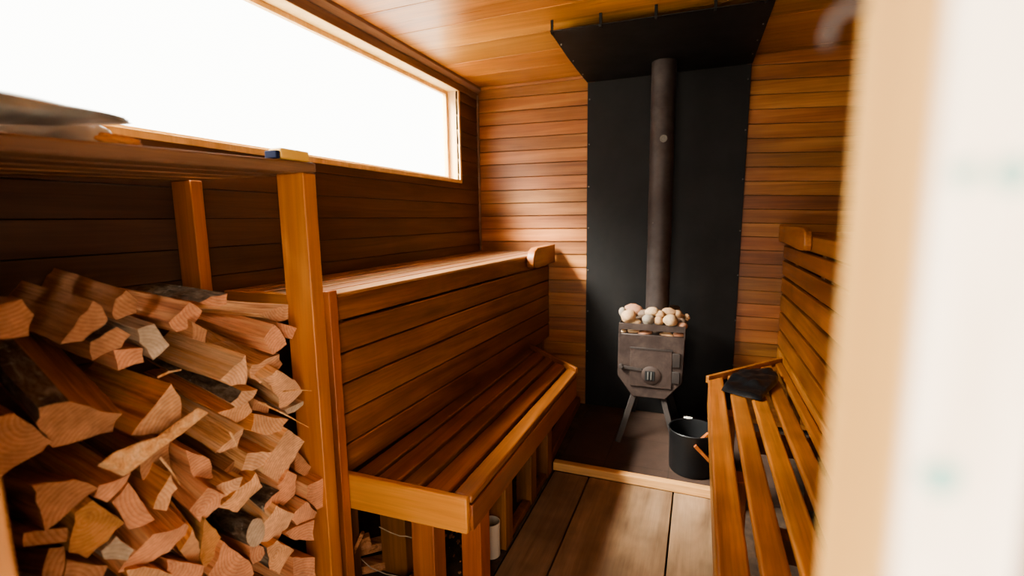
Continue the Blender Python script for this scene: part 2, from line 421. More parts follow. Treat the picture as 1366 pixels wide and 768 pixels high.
# front wall with the doorway, and the door surround close to the camera
DXL, DXR, DZ = -.512, .0445, 1.98
mb = MB(); mb.cur = 0
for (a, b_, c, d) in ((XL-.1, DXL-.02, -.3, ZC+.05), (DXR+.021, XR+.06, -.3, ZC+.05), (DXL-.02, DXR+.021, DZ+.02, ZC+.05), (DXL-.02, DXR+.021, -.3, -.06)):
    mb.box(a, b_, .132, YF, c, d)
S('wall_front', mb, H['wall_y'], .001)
mb = MB(); mb.box(-1.42, 1.6, -1.5, .125, 2.22, 2.26)
S('sky_blocker_slab', mb, H['wall_y'], .003)  # unseen slab added over the doorway to keep the bright sky off the jamb
dr = thing('door_1', (DXR, .16, 0), kind='structure')
mb = MB(); mb.box(DXR, DXR+.020, .131, YF, -.06, DZ+.02); mb.build('door_jamb', H['jamb'], dr, .002)
mb = MB(); mb.box(DXL-.02, DXL, .131, YF, -.06, DZ+.02); mb.build('door_jamb', H['leg_dark'], dr, .002)
mb = MB(); mb.box(DXL, DXR, .131, YF, DZ, DZ+.02); mb.build('door_head', H['jamb'], dr, .002)
mb = MB(); mb.box(DXR+.0005, DXR+.0215, .1255, .1308, -.06, DZ+.05); mb.build('door_casing', H['white'], dr, .001)
mb = MB(); mb.tube([(DXR+.004,.186,1.262),(DXR-.004,.187,1.264),(DXR-.007,.192,1.262),(DXR-.008,.196,1.256)], .0020, 8); mb.build('door_hook', H['stove_dark'], dr)

H['teal'] = plain('teal_paint', (.16,.30,.25), .6)
for (u_, v_, r_) in ((1255, 637, .0044), (1288, 232, .0026), (1352, 232, .0036)):
    p_ = on('y', .1254, u_, v_)
    loop_ = [(p_.x+r_*math.cos(t_*PI/5)*(.8+.25*((t_*7) % 3)/2), .1254, p_.z+r_*math.sin(t_*PI/5)*(.8+.25*((t_*5) % 3)/2)) for t_ in range(10)]
    MB().prism(loop_, (0, -.0005, 0)).build('paint_fleck', H['teal'], dr)

# ------------------------------------------------------------------ black heat shields
hs = thing('heat_shield', (-.21, YB-.01, 0), 'tall matte black metal sheet fixed on the wall behind the stove', 'heat shield')
mb = MB(); mb.prism([(-.655, YB-.03, 0.005), (.205, YB-.03, 0.005), (.222, YB-.03, 1.9968), (-.655, YB-.03, 1.9968)], (0, .012, 0)); mb.build('sheet', H['metal_black'], hs, .001)
def screw(p, n, parent, rad=.0038):
    p = Vector(p); n = Vector(n)
    MB().tube([p, p+n*.003, p+n*.005], [rad, rad, rad*.5], 10).build('screw', H['steel'], parent)
for zz in (1.90, 1.64, 1.39, 1.14, .88, .62, .36): screw((-.643, YB-.030, zz), (0,-1,0), hs)
for zz in (1.92, 1.66, 1.40, 1.12, .872, .613, .35): screw((.208, YB-.030, zz), (0,-1,0), hs)
hd = thing('ceiling_heat_shield', (-.2, 2.6, ZC), 'black metal plate hung under the ceiling above the stove', 'heat shield')
mb = MB(); mb.prism([(-.636, 2.135, 1.997), (.232, 2.165, 1.997), (.225, YB-.032, 1.997), (-.658, YB-.032, 1.997), (-.658, 2.80, 1.997), (-.652, 2.5, 1.997)], (0, 0, .004)); mb.build('plate', H['metal_black'], hd, .001)
for xx, y_ in ((-.628, 2.142), (-.42, 2.149), (-.198, 2.157), (.024, 2.165), (.20, 2.17)):
    mb = MB(); mb.box(xx-.006, xx+.006, y_-.004, y_, 1.992, ZC); mb.box(xx-.006, xx+.006, y_-.004, y_+.02, 1.990, 1.9935); mb.build('hanger', H['metal_black'], hd, .001)
for xx, y_ in ((-.630, 2.3), (-.636, 2.55), (-.643, 2.8), (.214, 2.4), (.212, 2.6), (.21, 2.8)): screw((xx, y_, 1.997), (0,0,-1), hd, .0035)

# ------------------------------------------------------------------ hearth
hb = MB(); hb.box(-.612, .42, 2.14, YB-.001, -.03, .004)
o = hb.build('hearth_slab', H['tiles'], None, .001); o['kind'] = 'structure'
o = MB().hexa([(-.618,2.108,.0005),(.10,2.100,.0005),(.10,2.136,.0005),(-.618,2.146,.0005),(-.618,2.108,.042),(.10,2.100,.042),(.10,2.136,.042),(-.618,2.146,.042)]).build('threshold_beam', H['beam'], None, .004)
tag(o, 'pale pine batten lying across the floor in front of the dark hearth', 'batten')
o = MB().hexa([(-.70,2.15,.0),(-.640,2.15,.0),(-.685,YB-.04,.0),(-.745,YB-.04,.0),(-.70,2.15,.05),(-.640,2.15,.05),(-.685,YB-.04,.05),(-.745,YB-.04,.05)]).build('edge_rail', H['bench'], None, .003)
tag(o, 'brown floor rail along the left side of the hearth', 'rail')
# ------------------------------------------------------------------ stove
st = thing('wood_stove', (-.223, 2.75, .004), 'small rusty iron wood stove on splayed legs under the black pipe', 'stove')
Y0, Y1 = 2.60, 2.92
prof = [(-.392,.583), (-.394,.345), (-.312,.235), (-.140,.235), (-.056,.335), (-.050,.581)]
mb = MB(); mb.prism([(x, Y0, zz) for x, zz in prof], (0, Y1-Y0, 0)); body = mb.build('body', H['stove'], st, .004)
mb = MB(); mb.box(-.389, -.050, Y0-.004, Y0+.002, .606, .640)
mb.box(-.389, -.050, Y1-.006, Y1, .606, .640); mb.box(-.389, -.385, Y0+.002, Y1-.006, .606, .640); mb.box(-.054, -.050, Y0+.002, Y1-.006, .606, .640)
for xx in (-.387, -.054):
    for y_ in (Y0-.002, Y1-.006): mb.box(xx-.003, xx+.005, y_, y_+.006, .57, .62)
mb.build('stone_guard', H['stove'], st, .001)
dor = MB().box(-.325, -.110, Y0-.010, Y0-.0005, .298, .512).build('fire_door', H['stove'], st, .002)
mb = MB(); mb.box(-.327, -.108, Y0-.0125, Y0-.0105, .503, .514)
mb.build('door_edge', H['stove_dark'], dor, .001)
mb = MB(); mb.lathe([(.050,0),(.050,.006),(.040,.010),(.001,.011)], (0,0,0), 24)
mb.v = [Vector((-.215+v.x, Y0-.010-v.z, .366+v.y)) for v in mb.v]; mb.f = [f[::-1] for f in mb.f]; mb.build('air_wheel', H['stove'], dor)
MB().box(-.246, -.196, Y0-.0235, Y0-.0205, .340, .392).build('air_vent', H['black'], dor, .001)
for xx in (-.229, -.213): MB().box(xx-.003, xx+.003, Y0-.027, Y0-.0238, .345, .388).build('vent_bar', H['steel'], dor, .001)
for (a, b_) in ((.42, .495), (.332, .396)): MB().box(-.108, -.070, Y0-.013, Y0-.0005, a, b_).build('hinge', H['stove_dark'], st, .003)
mb = MB(); mb.beam((-.384, Y0-.014, .402), (-.262, Y0-.014, .392), .008, .016); mb.tube([(-.372, Y0, .402), (-.372, Y0-.026, .402)], .012, 12)
mb.build('latch', H['stove_dark'], st, .001)
for a, b_ in (((-.305,2.63,.245), (-.372,2.505,.004)), ((-.155,2.63,.245), (-.085,2.585,.004)), ((-.305,2.88,.245), (-.35,2.955,.004)), ((-.150,2.88,.245), (-.085,2.955,.004))):
    MB().beam(a, b_, .030, .012, (0,1,.3)).build('leg', H['stove_dark'], st, .002)
PX, PY, PR = -.2055, 2.76, .0625
mb = MB(); mb.lathe([(PR,.58-.004),(PR,1.135),(PR+.0018,1.1352),(PR+.0018,1.141),(PR,1.1412),(PR,1.755),(PR+.0018,1.7552),(PR+.0018,1.761),(PR,1.7612),(PR,1.992)], (PX,PY,.004), 40); pipe = mb.build('flue_pipe', H['pipe'], st)
mb = MB(); mb.lathe([(.019,0),(.019,.005),(.016,.006),(.0155,.003),(.009,.003),(.0085,.007),(.005,.0075),(.0045,.004),(.0025,.004),(.002,.009),(.0005,.0095)], (0,0,0), 24)
mb.v = [Vector((PX+.012+v.x, PY-.062-v.z, 1.603+v.y)) for v in mb.v]; mb.f = [f[::-1] for f in mb.f]; mb.build('damper_knob', H['knob'], pipe)
MB().lathe([(.003,0),(.003,.002),(.001,.0022)], (PX-.03, PY-.058, 1.17), 8).build('rivet', H['steel'], pipe)
# sauna stones
def stone_mat(name, c, c2):
    m, nt, b = new_mat(name); N = NT(nt); tc = N.n('ShaderNodeTexCoord').outputs['Object']
    f = N.noise(tc, 30, 5, .7); g = N.noise(tc, 140, 3, .6)
    cc = N.mix(N.ramp(f, [(.35, 0), (.65, 1)]), c, c2); cc = N.mix(.5, cc, N.ramp(g, [(.3, .45), (.6, 1.0)]), 'MULTIPLY')
    N.l(cc, b.inputs['Base Color']); b.inputs['Roughness'].default_value = .8; N.bump(g, .3, .002, b); return m
SM = {'t': stone_mat('tan_stone', (.52,.33,.18), (.42,.24,.12)), 'r': stone_mat('reddish_stone', (.42,.21,.12), (.34,.16,.09)),
      'g': stone_mat('grey_stone', (.30,.25,.19), (.24,.19,.14)), 'p': stone_mat('pale_stone', (.60,.42,.25), (.50,.32,.17)), 'd': stone_mat('dark_stone', (.20,.13,.09), (.13,.09,.06))}
stones = [(185,92,66,40,2.75,-.1,'r','big reddish stone at the back left of the stove top'), (108,112,27,36,2.66,.2,'g','greyish stone at the far left edge of the stone heap'),
 (146,138,50,44,2.625,.5,'t','tan egg-shaped stone at the left, above the guard bar'), (308,108,50,34,2.665,.1,'p','pale round stone at top centre, touching the pipe'),
 (282,160,43,38,2.625,0,'g','round grey speckled stone in the middle of the front row'), (362,128,40,30,2.665,-.3,'t','tan stone wedged in the middle, right of the pale one'),
 (352,170,31,33,2.63,.3,'t','small upright tan stone beside the grey speckled one'), (425,108,52,28,2.69,-.1,'t','flat tan stone high on the right of the heap'),
 (482,124,40,29,2.70,-.3,'t','tan stone sloping down on the upper right'), (432,166,49,43,2.62,.1,'p','large pale round stone on the right, above the guard bar'),
 (186,178,46,24,2.63,0,'p','pale low stone just over the guard bar on the left'), (222,160,32,22,2.69,0,'d','dark brown stone in the gap left of centre'),
 (500,178,42,28,2.66,.1,'d','dark flat stone on the right behind the guard bar'), (512,204,36,26,2.625,0,'r','reddish stone at the right end of the guard bar'), (543,146,22,26,2.72,0,'t','small tan stone at the far right corner'),
 (452,80,42,20,2.84,0,'d','dark stone at the back right of the pipe'), (180,236,44,17,2.63,0,'p','pale stone seen below the guard bar on the left'),
 (258,252,50,22,2.63,.1,'r','long reddish stone seen below the guard bar, left of centre'), (405,262,48,20,2.63,0,'t','tan stone seen below the guard bar, right of centre'),
 (488,264,38,20,2.63,0,'r','reddish brown stone seen below the guard bar at right'), (114,240,18,17,2.63,0,'p','tiny pale stone below the guard bar at the left corner'),
 (250,120,40,30,2.72,0,'d','dark stone sunk behind the centre of the heap'), (330,235,40,22,2.70,0,'d','dark stone deep behind the middle of the guard bar')]
import bmesh
for i, (zx, zy, rx, ry, y_, tl, mk, lab) in enumerate(stones):
    P = on('y', y_, 810+zx/5.12, 395+zy/5.12); k = 1/5.12*(P-CAM).dot(FW)/FPX
    rx *= k; ry *= k
    bm = bmesh.new(); bmesh.ops.create_icosphere(bm, subdivisions=3, radius=1)
    off = Vector((i*3.1, i*1.7, 0))
    for v in bm.verts:
        d = 1+.16*mnoise.noise(v.co*1.1+off)+.05*mnoise.noise(v.co*3+off)
        v.co = Vector((v.co.x*rx*d, v.co.y*min(rx, ry*1.25)*d, v.co.z*ry*d))
    me = bpy.data.meshes.new('sauna_stone'); bm.to_mesh(me); bm.free(); me.shade_smooth(); me.materials.append(SM[mk])
    o = bpy.data.objects.new('sauna_stone', me); col.objects.link(o); o.location = P; o.rotation_euler = (0, -tl, RND.uniform(-.2,.2))
    tag(o, lab, 'stone', 'sauna stones on the stove')

# ------------------------------------------------------------------ bucket, cup, cloth
bk = thing('bucket', (.005, 2.335, .005), 'black bucket with a wooden handle on the hearth by the right bench', 'bucket')
bc = (.005, 2.335, .006)
mb = MB(); mb.lathe([(.098,0),(.104,.008),(.108,.196),(.112,.203),(.110,.207),(.105,.205),(.103,.19),(.099,.02),(.001,.018)], bc, 40); mb.build('bucket_body', H['bucket'], bk)
mb = MB(); mb.lathe([(.1005,.120),(.1005,.1215),(.001,.122)], bc, 32); mb.build('water', H['water'], bk)
h1 = on('y', 2.232, 928, 594); h2 = on('y', 2.25, 950, 617); h3 = on('y', 2.30, 946, 578)
han = MB().beam(h1+Vector((-.004,0,.004)), h2, .016, .030, (0,1,0)).build('handle', H['leg'], bk, .002)
MB().beam(h1+Vector((.006,.014,.002)), h3, .014, .024, (0,1,0)).build('handle_strut', H['leg'], han, .002)
MB().tube([h1+Vector((.004,-.0085,-.004)), h1+Vector((.004,-.011,-.004))], .0045, 10).build('rivet', H['steel'], han)
bm = bmesh.new(); bmesh.ops.create_icosphere(bm, subdivisions=3, radius=1)
Lp = on('y', 2.437, 916, 565)
for v in bm.verts:
    d = 1+.7*mnoise.noise(v.co*2.3); v.co = Vector((v.co.x*.017*d, v.co.y*.007*d, v.co.z*.005*d))
me = bpy.data.meshes.new('lint'); bm.to_mesh(me); bm.free(); me.materials.append(H['lint'])
o = bpy.data.objects.new('lint_tuft', me); col.objects.link(o); o.location = Vector((-.02, 2.441, .2155)); tag(o, 'white fluffy scrap on the far rim of the black bucket', 'scrap')

cu = MB().lathe([(.028,0),(.032,.003),(.033,.12),(.0335,.130),(.031,.132),(.0295,.128),(.029,.03),(.001,.028)], (-.660, 1.462, .0), 32).build('cup', H['cup'])
tag(cu, 'white cylindrical plastic cup under the left bench beside its leg', 'cup')

pts = [(.112,2.225),(.150,2.40),(.205,2.545),(.29,2.60),(.360,2.605),(.372,2.50),(.351,2.385),(.30,2.26),(.261,2.145),(.18,2.18)]
bm = bmesh.new(); cen = Vector((sum(p[0] for p in pts)/10, sum(p[1] for p in pts)/10, 0)); rings = []
outer = []
for i in range(len(pts)):
    a = Vector((*pts[i], 0)); b_ = Vector((*pts[(i+1) % len(pts)], 0))
    for k in range(4): outer.append(a.lerp(b_, k/4))
NR = 14
for j in range(NR+1):
    s = j/NR
    rr = []
    for p in outer:
        q = cen.lerp(p, s)
        hgt = .014+.030*abs(mnoise.noise(q*11))*(1-.4*s**4)+.012*mnoise.noise(q*26) + .016*max(0, 1-((q-cen).length/.12)**2)
        q.z = .443+max(.004, hgt)*(1 if j < NR else .25); rr.append(bm.verts.new(q))
    rings.append(rr)
n = len(outer)
for j in range(NR):
    for k in range(n):
        vs = [rings[j][k], rings[j][(k+1) % n], rings[j+1][(k+1) % n], rings[j+1][k]]
        bm.faces.new(vs)
bmesh.ops.remove_doubles(bm, verts=bm.verts, dist=.0004); bmesh.ops.recalc_face_normals(bm, faces=bm.faces)
me = bpy.data.meshes.new('cloth'); bm.to_mesh(me); bm.free(); me.shade_smooth(); me.materials.append(H['cloth'])
o = bpy.data.objects.new('crumpled_cloth', me); col.objects.link(o); tag(o, 'crumpled black cloth lying on the far end of the right bench', 'cloth')

# ------------------------------------------------------------------ left upper bench
def xf(y): return -.986+(y-1.09)*(.083/1.915)          # its front face leans slightly off the wall line
ub = thing('upper_bench', (-1.18, 2.05, 0), 'tall left bench under the window with a slatted seat and boarded front', 'bench')
YE = YB-.008
for (a, b_) in ((.910,.984), (.811,.901), (.716,.806), (.621,.711), (.525,.616), (.430,.520)):
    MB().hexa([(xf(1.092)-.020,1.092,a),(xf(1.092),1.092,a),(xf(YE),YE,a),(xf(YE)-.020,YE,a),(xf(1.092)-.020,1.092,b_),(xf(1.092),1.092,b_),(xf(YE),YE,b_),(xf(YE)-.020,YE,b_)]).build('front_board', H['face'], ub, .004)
for k in range(5):
    w = .0835; o0 = -.0225-k*w
    a, b_ = -(k*w)-.001, -(k*w+.070)-.001
    def q(y): return (xf(y)+b_ if k < 4 else max(XL+.008, xf(y)+b_)), xf(y)+a
    (l0, r0_), (l1, r1_) = q(1.095), q(YE)
    if k == 4: l0 = l1 = XL+.008
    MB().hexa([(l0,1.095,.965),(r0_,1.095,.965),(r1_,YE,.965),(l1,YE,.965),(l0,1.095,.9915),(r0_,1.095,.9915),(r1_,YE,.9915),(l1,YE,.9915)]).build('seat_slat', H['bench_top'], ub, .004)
bx('end_fascia', H['bench_x'], ub, XL+.012, -.992, 1.072, 1.092, .915, .992)
bx('end_trim', H['post'], ub, -.991, -.957, 1.060, 1.092, .0, 1.008)
mb = MB()
for y_ in (1.5, 2.0, 2.5): mb.box(XL+.008, xf(y_)-.03, y_, y_+.04, .90, .964)
mb.build('bearer', H['leg_dark'], ub)
for y_ in (1.12, 2.0, 2.9): bx('back_stud', H['leg_dark'], ub, xf(y_)-.062, xf(y_)-.0205, y_, y_+.06, .0, .90)
# rounded stop block at the far end of the seat edge
lp = []
for t in range(9):
    an = PI + t/8*PI*.5
    lp.append((2.73+.05+.05*math.cos(an-PI*.5+PI*.5)*1, .985+.05*math.sin(PI-t/8*PI*.5)))
yb0 = 2.60
loop = [(yb0+.01, .925), (yb0, .945), (yb0+.005, .985), (yb0+.03, 1.018), (yb0+.07, 1.035), (YE-.02, 1.040), (YE-.02, .925), (yb0+.12, .918), (yb0+.06, .915)]
mb = MB(); mb.prism([(xf(y_)+.002, y_, zz) for y_, zz in loop], (.046, 0, 0)); mb.build('end_stop', H['bench'], ub, .006, 3)

# ------------------------------------------------------------------ left lower bench
lb = thing('lower_bench', (-.76, 1.9, 0), 'low left bench with long wet slats and a bright end board', 'bench')
def bench_end(x):   # slanting far end
    return 2.655-(x+.922)*(2.655-2.285)/(.922-.55)
LXs = [(-.955,-.890), (-.876,-.803), (-.788,-.728), (-.711,-.635), (-.620,-.562)]
def fwd(x, y): return x + (y-1.12)*.010
for a, b_ in LXs:
    ya = 1.121; y0_, y1_ = bench_end(a), bench_end(b_)
    MB().hexa([(a,ya,.418),(b_,ya,.418),(fwd(b_,y1_),y1_,.418),(fwd(a,y0_),y0_,.418),(a,ya,.441),(b_,ya,.441),(fwd(b_,y1_),y1_,.441),(fwd(a,y0_),y0_,.441)]).build('seat_slat', H['bench'], lb, .006, 3)
ye = bench_end(-.56)
MB().hexa([(-.588,1.121,.335),(-.560,1.121,.335),(-.548,ye,.315),(-.576,ye,.315),(-.588,1.121,.414),(-.560,1.121,.414),(-.548,ye,.414),(-.576,ye,.414)]).build('fascia', H['bench'], lb, .003)
MB().hexa([(-1.004,1.098,.330),(-.5675,1.098,.338),(-.5675,1.120,.338),(-1.004,1.120,.330),(-1.004,1.098,.444),(-.5675,1.098,.443),(-.5675,1.120,.443),(-1.004,1.120,.444)]).build('end_board', H['bench_x'], lb, .005, 3)
p0 = Vector((-.925, 2.665, .445)); p1 = Vector((-.548, 2.292, .445))
MB().beam(p0, p1, .016, .035).build('end_rail', H['bench'], lb, .003)
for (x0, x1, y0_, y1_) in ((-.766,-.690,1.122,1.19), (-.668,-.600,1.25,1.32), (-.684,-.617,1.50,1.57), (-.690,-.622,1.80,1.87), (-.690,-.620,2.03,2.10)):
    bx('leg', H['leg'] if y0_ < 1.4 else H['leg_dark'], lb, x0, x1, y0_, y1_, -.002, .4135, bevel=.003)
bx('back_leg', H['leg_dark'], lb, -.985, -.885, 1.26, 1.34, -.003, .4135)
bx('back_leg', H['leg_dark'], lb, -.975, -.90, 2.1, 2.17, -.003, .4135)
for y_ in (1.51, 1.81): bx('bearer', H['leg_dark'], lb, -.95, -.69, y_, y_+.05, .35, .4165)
o = bx('floor_rail', H['leg_dark'], lb, -.66, -.6245, 1.575, 1.795, -.003, .022)
bx('floor_rail', H['leg_dark'], lb, -.66, -.6245, 1.875, 2.028, -.003, .022)

# ------------------------------------------------------------------ right benches
rb = thing('lower_bench', (.25, 1.4, 0), 'low right bench of rounded slats with a black cloth at its end', 'bench')
def rend(x): return 2.385+(x-.06)*(2.845-2.385)/(.448-.06)
for a, b_ in ((.062,.130), (.150,.212), (.231,.292), (.311,.372), (.391,.428)):
    ya = .42
    MB().hexa([(a,ya,.416),(b_,ya,.416),(b_,rend(b_)-.014,.416),(a,rend(a)-.014,.416),(a,ya,.441),(b_,ya,.441),(b_,rend(b_)-.014,.441),(a,rend(a)-.014,.441)]).build('seat_slat', H['bench_r'], rb, .008, 3)
bx('fascia', H['bench_r'], rb, .0625, .088, .42, rend(.06)-.02, .32, .4155)
MB().beam((.058, 2.382, .440), (.436, 2.832, .440), .018, .035).build('end_rail', H['bench_r'], rb, .003)
for y_ in (.5, 1.0, 1.5, 2.02):
    bx('leg', H['leg'], rb, .092, .16, y_, y_+.068, .0 if y_ < 2.1 else .004, .4155)
for y_ in (.6, 1.25, 1.85): bx('bearer', H['leg_dark'], rb, .162, .425, y_, y_+.05, .35, .4155)
ru = thing('upper_bench', (.7, 1.7, 0), 'tall right bench whose gapped boards form the backrest', 'bench')
for (a, b_) in ((1.050,1.112), (.971,1.038), (.880,.957), (.787,.866), (.686,.772), (.586,.671), (.486,.571), (.39,.470)):
    bx('back_board', H['bench_r'], ru, .430, .450, .42, YE, a, b_, bevel=.004)
for y_ in (.5, 1.05, 1.6, 2.15, 2.7): bx('back_stud', H['leg_dark'], ru, .4505, .51, y_, y_+.05, .0 if y_ < 2.1 else .0, 1.075)
for k in range(6):
    x0 = .432+k*.0985; bx('seat_slat', H['bench_r'], ru, x0+(.02 if k == 0 else 0), min(x0+.089, XR-.004), .42, YE, 1.0885, 1.112, bevel=.004)
bx('leg', H['leg_dark'], ru, .93, .99, .5, .56, 0, 1.088); bx('leg', H['leg_dark'], ru, .93, .99, 1.9, 1.96, 0, 1.088)
loop = [(2.30,1.055), (2.285,1.075), (2.29,1.11), (2.31,1.135), (2.36,1.148), (YE-.02,1.150), (YE-.02,1.062), (2.6,1.058), (2.42,1.050)]
mb = MB(); mb.prism([(.4295, y_, zz) for y_, zz in loop], (-.030, 0, 0)); mb.build('end_stop', H['bench_r'], ru, .006, 3)

# ------------------------------------------------------------------ firewood rack
rk = thing('firewood_rack', (-1.14, .68, 0), 'wooden rack of square posts and a plank shelf above the stacked firewood', 'rack')
bx('front_post', H['post'], rk, -.990, -.904, .940, .982, 0, 1.3195)
bx('back_post', H['post'], rk, -1.375, -1.298, .940, .975, 0, 1.317)
bx('front_post', H['post'], rk, -.990, -.904, .235, .277, 0, 1.297)
bx('back_post', H['post'], rk, -1.373, -1.285, .235, .280, 0, 1.294)
def slat(x0, x1, z0, z1, wav, seed):
    mb = MB(); n = 16; top = []; F = []
    for i in range(n+1):
        y = .215+(.985-.215)*i/n; dz = (y-.98)*.030
        xa = x0+wav*mnoise.noise(Vector((seed, y*6, 0))); xb = x1+wav*mnoise.noise(Vector((seed+9, y*6, 0)))
        top += [(xa, y, z0+dz), (xb, y, z0+dz), (xb, y, z1+dz), (xa, y, z1+dz)]
    for i in range(n):
        for k in range(4): F.append((4*i+k, 4*i+(k+1) % 4, 4*i+4+(k+1) % 4, 4*i+4+k)[::-1])
    F += [(0, 1, 2, 3), (4*n+3, 4*n+2, 4*n+1, 4*n)]
    mb.poly(top, F); return mb
for i, (x0, x1, wv_, bv) in enumerate(((-.995,-.902,0,.006), (-1.094,-1.007,.010,.002), (-1.200,-1.110,.012,.002), (-1.295,-1.218,.010,.002), (-1.383,-1.312,.004,.002))):
    slat(x0, x1, 1.3205-.0005*i, 1.3465-.001*i, wv_, i+1).build('shelf_board', H['shelf'], rk, bv)

# things on the shelf
def blob(name, mat, c, size, rotz, tilt, nz, seed, taper=0, sub=4, flat=0):
    bm = bmesh.new(); bmesh.ops.create_icosphere(bm, subdivisions=sub, radius=1)
    for v in bm.verts:
        p = v.co.copy(); d = 1+nz*mnoise.noise(p*1.8+Vector((seed,0,0)))+nz*.5*mnoise.noise(p*5+Vector((0,seed,0)))
        p = Vector((p.x*d, p.y*d, p.z*d))
        if taper: k = 1-taper*(p.x*.5+.5); p.z *= k; p.y *= (1-.5*taper*(p.x*.5+.5))
        if flat and p.z < -flat: p.z = -flat
        v.co = Vector((p.x*size[0], p.y*size[1], p.z*size[2]))
    me = bpy.data.meshes.new(name); bm.to_mesh(me); bm.free(); me.shade_smooth(); me.materials.append(mat)
    o = bpy.data.objects.new(name, me); col.objects.link(o); o.location = c; o.rotation_euler = (0, tilt, rotz); return o
o = blob('plastic_sack', H['foil'], (-1.0, .435, 1.376), (.185, .080, .036), PI/2, -.07, .12, 3, .72, flat=.9); tag(o, 'flattened grey plastic sack on the left end of the shelf', 'sack')
o = blob('plastic_wrapper', H['film'], (-1.125, .56, 1.378), (.085, .045, .050), PI/2-.1, 0, .22, 8, .35, flat=.9); tag(o, 'pale crumpled plastic wrapper behind the grey sack on the shelf', 'wrapper')
p = on('x', -.955, 125, 170); o = blob('wood_chip', LM['o'][0], (-.945, .565, 1.343), (.034, .016, .013), PI/2, 0, .3, 5, .3); tag(o, 'small orange wood chip on the shelf edge by the grey sack', 'wood chip')
yb = thing('sanding_block', (-.935, .945, 1.346), 'small yellow block with a dark end on the shelf over the front post', 'block')
MB().box(-.945, -.906, .880, .968, 1.3460, 1.371).build('block', H['yellow'], yb, .004, 3)
MB().box(-.944, -.907, .867, .8795, 1.3455, 1.364).build('end_cap', H['navy'], yb, .003)

# ------------------------------------------------------------------ firewood
Z1 = lambda x, y: (x/3.491, 340+y/3.491)
def make_log(poly, xend, sh, kind, bark, label, L=.30, b=.13, hidden=False, rough=1.0, round_=False):
    n0 = len(poly); cu_ = Vector((sum(p[0] for p in poly)/n0, sum(p[1] for p in poly)/n0))
    P = on('x', xend, *cu_)
    def J(a): return (proj(P+a*.001)-proj(P-a*.001))/.002
    A = J(Vector((-1, b, 0))); Bz = J(Vector((0, 0, 1))); s = Vector(sh)
    cr = lambda p, q: p.x*q.y-p.y*q.x
    c = -cr(A, s)/cr(Bz, s); c = max(-.5, min(.6, c))
    ax = -Vector((-1, b, c)).normalized()             # points out of the stack, towards the sawn end
    V = [onplane(P, ax, *p) for p in poly]
    ya = Vector((0,0,1)).cross(ax).normalized(); za = ax.cross(ya)
    loc = [((v-P).dot(ya), (v-P).dot(za)) for v in V]
    ar = sum(loc[i][0]*loc[(i+1) % n0][1]-loc[(i+1) % n0][0]*loc[i][1] for i in range(n0))
    if ar < 0: loc = loc[::-1]
    # resample edges
    pts = []; edge = []
    for i in range(n0):
        a = Vector(loc[i]); e = Vector(loc[(i+1) % n0]); ln = (e-a).length; m = max(2, min(5, int(ln/.014)))
        if round_: m = 1
        for k in range(m):
            t = k/m; q = a.lerp(e, t)
            nrm = Vector(((e-a).y, -(e-a).x)).normalized() if ln > 1e-6 else Vector((0,0))
            if k: q += nrm*RND.uniform(-.0020, .0014)*rough
            pts.append(q); edge.append(nrm)
    n = len(pts); rings = 7; verts = []; seed = RND.uniform(0, 50)
    for j in range(rings):
        t = j/(rings-1); x = -L*(1-t)
        for i, q in enumerate(pts):
            k = 1-.02*(1-t)
            w = mnoise.noise(Vector((x*7+seed, q.x*25, q.y*25)))*.006*rough*(1 if 0 < j < rings-1 else .3)
            verts.append(Vector((x+(RND.uniform(-.004,.004)*rough if j in (0, rings-1) else 0), q.x*k+edge[i].x*w, q.y*k+edge[i].y*w)))
    F = []; MI = []
    for j in range(rings-1):
        for i in range(n):
            F.append((j*n+i, j*n+(i+1) % n, (j+1)*n+(i+1) % n, (j+1)*n+i)); nr = edge[i]
            isb = False
            if bark == 'A': isb = True
            elif bark:
                d = {'T': (0,1), 'L': (-1,.2), 'R': (1,.2), 'B': (0,-1), 'TL': (-.7,.7), 'TR': (.7,.7), 'BL': (-.7,-.7), 'BR': (.7,-.7)}[bark]
                isb = nr.dot(Vector(d).normalized()) > .6
            MI.append(2 if isb else 0)
    F.append(tuple(range(n-1, -1, -1))); MI.append(1); F.append(tuple((rings-1)*n+i for i in range(n))); MI.append(1)
    me = bpy.data.meshes.new('firewood_log'); me.from_pydata(verts, [], F); me.update()
    r = (RND.random(), RND.random(), RND.random())
    a = me.attributes.new('rnd', 'FLOAT_VECTOR', 'FACE'); a.data.foreach_set('vector', list(r)*len(F))
    for m in (LM[kind][0], LM[kind][1], BARK): me.materials.append(m)
    me.polygons.foreach_set('material_index', MI); me.validate()
    me.shade_smooth(); me.set_sharp_from_angle(angle=math.radians(28))
    o = bpy.data.objects.new('firewood_log', me); col.objects.link(o)
    mt = Matrix((ax, ya, za)).transposed().to_4x4(); mt.translation = P; o.matrix_world = mt
    tag(o, label, 'firewood', 'split firewood in the rack')
    return o
def circ(c, rx, ry, rot, n=14): return [(c[0]+rx*math.cos(2*PI*k/n)*math.cos(rot)-ry*math.sin(2*PI*k/n)*math.sin(rot), c[1]+rx*math.cos(2*PI*k/n)*math.sin(rot)+ry*math.sin(2*PI*k/n)*math.cos(rot)) for k in range(n)]
